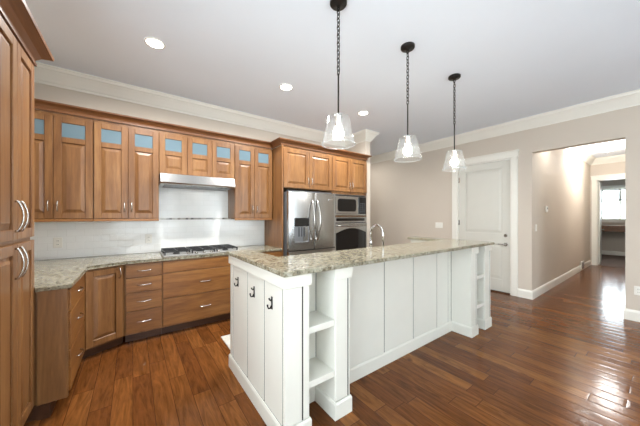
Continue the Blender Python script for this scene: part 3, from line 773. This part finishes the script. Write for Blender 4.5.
# work side: lower cabinets, counter, sink, faucet
ic = thing('sink_cabinet', 'low white cabinet run on the kitchen side of the island', 'cabinet', (3.535, 2.50, 0), R(180))
L_ = 3.535 - .935
MB().box(0, L_, .022, .62, .10, .872).build('body', 'white', ic); MB().box(0, L_, .09, .62, 0, .0995).build('toe_kick', 'white', ic)
for k in range(6): cab_door(ic, .004 + (L_ - .008) * k / 6, .004 + (L_ - .008) * (k + 1) / 6, .115, .868, pl=('lr'[k % 2 == 0], .78), yf=.0215, mat='white')
lc = MB()
sx0, sx1, sy0, sy1 = 1.95, 2.70, 2.06, 2.45
lc.box(.935, sx0, 1.878, 2.53, .8735, .905, .003); lc.box(sx1, 3.535, 1.878, 2.53, .8735, .905, .003)
lc.box(sx0, sx1, 1.878, sy0, .8735, .905, .003); lc.box(sx0, sx1, sy1, 2.53, .8735, .905, .003)
lo = lc.build('sink_counter', 'granite'); origin(lo, (2.2, 2.2, .874)); tag(lo, 'lower granite counter behind the raised bar, around the sink', 'countertop')
sk = MB().box(sx0 + .004, sx1 - .004, sy0 + .004, sy0 + .012, .8735, .900).box(sx0 + .004, sx1 - .004, sy1 - .012, sy1 - .004, .8735, .900).box(sx0 + .004, sx0 + .012, sy0 + .012, sy1 - .012, .8735, .900).box(sx1 - .012, sx1 - .004, sy0 + .012, sy1 - .012, .8735, .900).box(sx0 + .012, sx1 - .012, sy0 + .012, sy1 - .012, .8735, .877)
so = sk.build('sink', 'steelx'); origin(so, (2.325, 2.25, .8735)); tag(so, 'stainless sink basin in the lower island counter', 'sink')
fa = thing('faucet', 'tall chrome gooseneck faucet rising behind the granite bar', 'faucet', (2.345, 1.975, .9055))
MB().lathe([(.028, 0), (.028, .012), (.02, .02), (.018, .09), (.015, .11)], (0, 0, 0), 20).build('base', 'chrome', fa)
pts = [(0, 0, .10), (0, 0, .285)] + [(0, .095 - .095 * math.cos(math.pi * k / 12), .285 + .105 * math.sin(math.pi * k / 12)) for k in range(1, 13)] + [(0, .19, .20)]
MB().tube(pts, .0115, 12).build('spout', 'chrome', fa)
MB().lathe([(.014, .20), (.018, .18), (.02, .13), (.016, .125)], (0, .19, 0), 16).build('spray_head', 'chrome', fa)
MB().tube([(.015, 0, .07), (.05, 0, .085), (.085, -.01, .13)], [.008, .006, .005], 8).build('lever', 'chrome', fa)
# mat on the floor behind the island
mt = MB().box(.822, 1.72, 2.60, 3.075, .0005, .008, .002).build('floor_mat', 'mat'); origin(mt, (1.27, 2.84, 0)); tag(mt, 'pale flat mat on the floor behind the island end', 'mat')

# ------------------------------------------------------------------ lamps
def pendant(x, y, label):
    p = thing('pendant_light', label, 'pendant light', (x, y, H - .0005), 0, 'pendants over the island')
    z = lambda a: a - H
    MB().lathe([(.066, 0), (.066, -.018), (.060, -.026), (.016, -.030), (.010, -.042)], (0, 0, 0), 24).build('canopy', 'bronze', p)
    ch = MB(); zt, zb = z(3.012), z(2.49); n = 17; pitch = (zt - zb) / n
    for k in range(n):
        c = zt - pitch * (k + .5); hl, wl = pitch * .5 + .0045, .0115; P = []
        for j in range(12):
            a = 2 * math.pi * j / 12; u, v_ = wl * math.cos(a), hl * math.sin(a)
            v_ = math.copysign(min(abs(v_) * 1.15, hl), v_)
            P.append((u, 0, c + v_) if k % 2 else (0, u, c + v_))
        ch.tube(P, .0036, 6, True)
    ch.build('chain', 'bronze', p)
    MB().tube([(0, 0, z(2.495)), (0, 0, z(2.18))], .0065, 10).build('rod', 'bronze', p)
    MB().lathe([(.010, z(2.182)), (.030, z(2.178)), (.030, z(2.165)), (.024, z(2.15)), (.024, z(2.10)), (.021, z(2.095))], (0, 0, 0), 20).build('socket', 'nickel', p)
    prof = [(.028, z(2.1705)), (.070, z(2.170)), (.080, z(2.166)), (.084, z(2.158)), (.128, z(1.952))]
    prof2 = [(r - .003, h - .003 if i < 3 else h) for i, (r, h) in enumerate(prof)][::-1]
    MB().lathe(prof + prof2, (0, 0, 0), 40, cap0=False, cap1=False).build('glass_shade', 'shade', p)
    MB().tube([(.129 * math.cos(2 * math.pi * k / 36), .129 * math.sin(2 * math.pi * k / 36), z(1.952)) for k in range(36)], .003, 6, True).build('shade_rim', 'rim', p)
    MB().lathe([(.013, z(2.094)), (.016, z(2.085)), (.036, z(2.062)), (.043, z(2.035)), (.037, z(2.008)), (.018, z(1.996)), (.004, z(1.992))], (0, 0, 0), 20).build('bulb', 'bulb', p)
    light('pendant_glow', 'POINT', (0, 0, z(1.96)), 4, (1, .96, .91), p, shadow_soft_size=.05)
pendant(1.276, 1.51, 'nearest pendant with clear glass shade, over the hook end of the island')
pendant(2.154, 1.51, 'middle pendant with clear glass shade over the island')
pendant(3.061, 1.51, 'farthest pendant with clear glass shade, over the island end by the white door')
def can(x, y, label, power=25):
    p = thing('recessed_light', label, 'recessed light', (x, y, H - .0005), 0, 'recessed ceiling lights')
    MB().lathe([(.085, 0), (.085, -.006), (.074, -.010), (.070, -.004)], (0, 0, 0), 28, cap0=False, cap1=False).build('trim_ring', 'plate', p)
    MB().lathe([(.0695, -.001), (.0695, -.004)], (0, 0, 0), 28).build('lens', 'lens', p)
    l = light('recessed_glow', 'AREA', (0, 0, -.014), power, (1, .98, .95), p, shape='DISK', size=.13)
    l.data.spread = R(165)
can(.17, 2.9, 'recessed ceiling light above the left end of the back counter')
can(1.579, 2.9, 'recessed ceiling light in front of the cabinet beside the fridge')
can(2.97, 2.9, 'recessed ceiling light in front of the oven cabinet')
can(4.62, 4.9, 'added unseen ceiling light in the passage behind the oven wall, brightening the right wall', 8)  # hidden lamp added to brighten the far part of the right wall
can(6.2, 1.12, 'recessed ceiling light in the hallway just past the opening', 6)
can(7.9, 1.12, 'recessed ceiling light midway down the hallway', 2.5)
# hallway lamp
hl = thing('hallway_ceiling_light', 'round lit flush ceiling lamp in the hallway', 'ceiling light', (8.9, .88, H - .0005))
MB().lathe([(.09, 0), (.09, -.02), (.03, -.03)], (0, 0, 0), 24).build('canopy', 'nickel', hl)
MB().lathe([(.215, -.035), (.205, -.065), (.165, -.10), (.10, -.125), (.02, -.135)], (0, 0, 0), 32).build('glass_dome', 'dome', hl)
MB().tube([(-.0, -.23, -.05), (0, .23, -.05)], .010, 8).lathe([(.016, -.134), (.018, -.15), (.006, -.165)], (0, 0, 0), 12).build('bracket', 'nickel', hl)
light('hallway_glow', 'POINT', (0, 0, -.35), 34, (1, .98, .95), hl, shadow_soft_size=.15)

# ------------------------------------------------------------------ small wall fittings
def plate(name, label, cat, loc, rz, w_, h_, kind='outlet', gangs=1, group=None):
    p = thing(name, label, cat, loc, rz, group)
    MB().box(-w_ / 2, w_ / 2, -.007, -.0003, -h_ / 2, h_ / 2, .0025).build('cover_plate', 'plate', p)
    for k in range(gangs):
        x = (k - (gangs - 1) / 2) * .046
        if kind == 'switch': MB().box(x - .016, x + .016, -.011, -.0072, -.033, .033, .002).build('rocker', 'plate', p)
        else:
            for z in (-.020, .020):
                s = MB().lathe([(.016, -.0072), (.0155, -.010)], (x, 0, z), 16, 'y').build('socket', 'plate', p)
                MB().box(x - .007, x - .004, -.0108, -.0101, z - .005, z + .006).box(x + .004, x + .007, -.0108, -.0101, z - .005, z + .006).build('slot', 'dkgrey', s)
plate('wall_outlet', 'outlet on the backsplash near the pantry', 'outlet', (-.69, YB - .0105, 1.10), 0, .075, .118)
plate('wall_outlet', 'outlet on the backsplash left of the cooktop', 'outlet', (.17, YB - .0105, 1.10), 0, .075, .118)
plate('light_switch', 'triple switch plate on the beige wall behind the faucet', 'switch', (XR, 3.01, 1.205), R(-90), .165, .12, 'switch', 3)
plate('wall_outlet', 'outlet low on the wall right of the hallway opening', 'outlet', (XR, .262, .41), R(-90), .075, .118)
plate('light_switch', 'single switch just inside the hallway opening', 'switch', (5.65, HY1, 1.2), 0, .075, .118, 'switch', 1)
th = thing('thermostat', 'small white thermostat on the hallway wall', 'thermostat', (6.25, HY1, 1.53))
MB().box(-.05, .05, -.022, -.0003, -.055, .055, .006).build('case', 'plate', th); MB().box(-.03, .03, -.0235, -.0222, 0, .035).build('screen', 'dkgrey', th)
vt = thing('wall_vent', 'small white floor-level vent at the end of the hallway wall', 'vent', (9.4, HY1 - .0165, .0))
MB().box(-.17, .17, -.020, -.0003, .02, .24, .004).build('frame', 'plate', vt)
v_ = MB()
for k in range(9): v_.box(-.145, .145, -.0235, -.0203, .045 + k * .02, .055 + k * .02)
v_.build('slats', 'greyside', vt)

# ------------------------------------------------------------------ room past the hallway
dk = thing('desk', 'brown wood desk top under the far window', 'desk', (13.68, 1.0, 0))
MB().box(-.33, .30, -1.3, 1.3, 1.03, 1.075, .004).build('desk_top', 'deskwood', dk)
MB().box(-.30, -.28, -1.229, 1.229, .87, 1.0295, .003).build('apron', 'deskwood', dk)
for y in (-1.25, 1.25): MB().box(-.28, .29, y - .02, y + .02, 0, 1.0295, .002).build('side_panel', 'greyside', dk)
bl = thing('window_blind', 'white slatted blind in front of the far window', 'blind', (13.955, 1.085, WZ0))
MB().box(-.015, .015, -.44, .44, 1.06, 1.10, .003).build('headrail', 'blind', bl)
s_ = MB()
for k in range(13):
    z = .06 + k * .048
    s_.box(-.012, .012, -.43, .43, z, z + .003)
s_.build('slats', 'blind', bl)
sc_ = MB()
for y in (-.3, .3): sc_.tube([(0, y, .05), (0, y, 1.06)], .0012, 5)
sc_.build('cords', 'blind', bl)
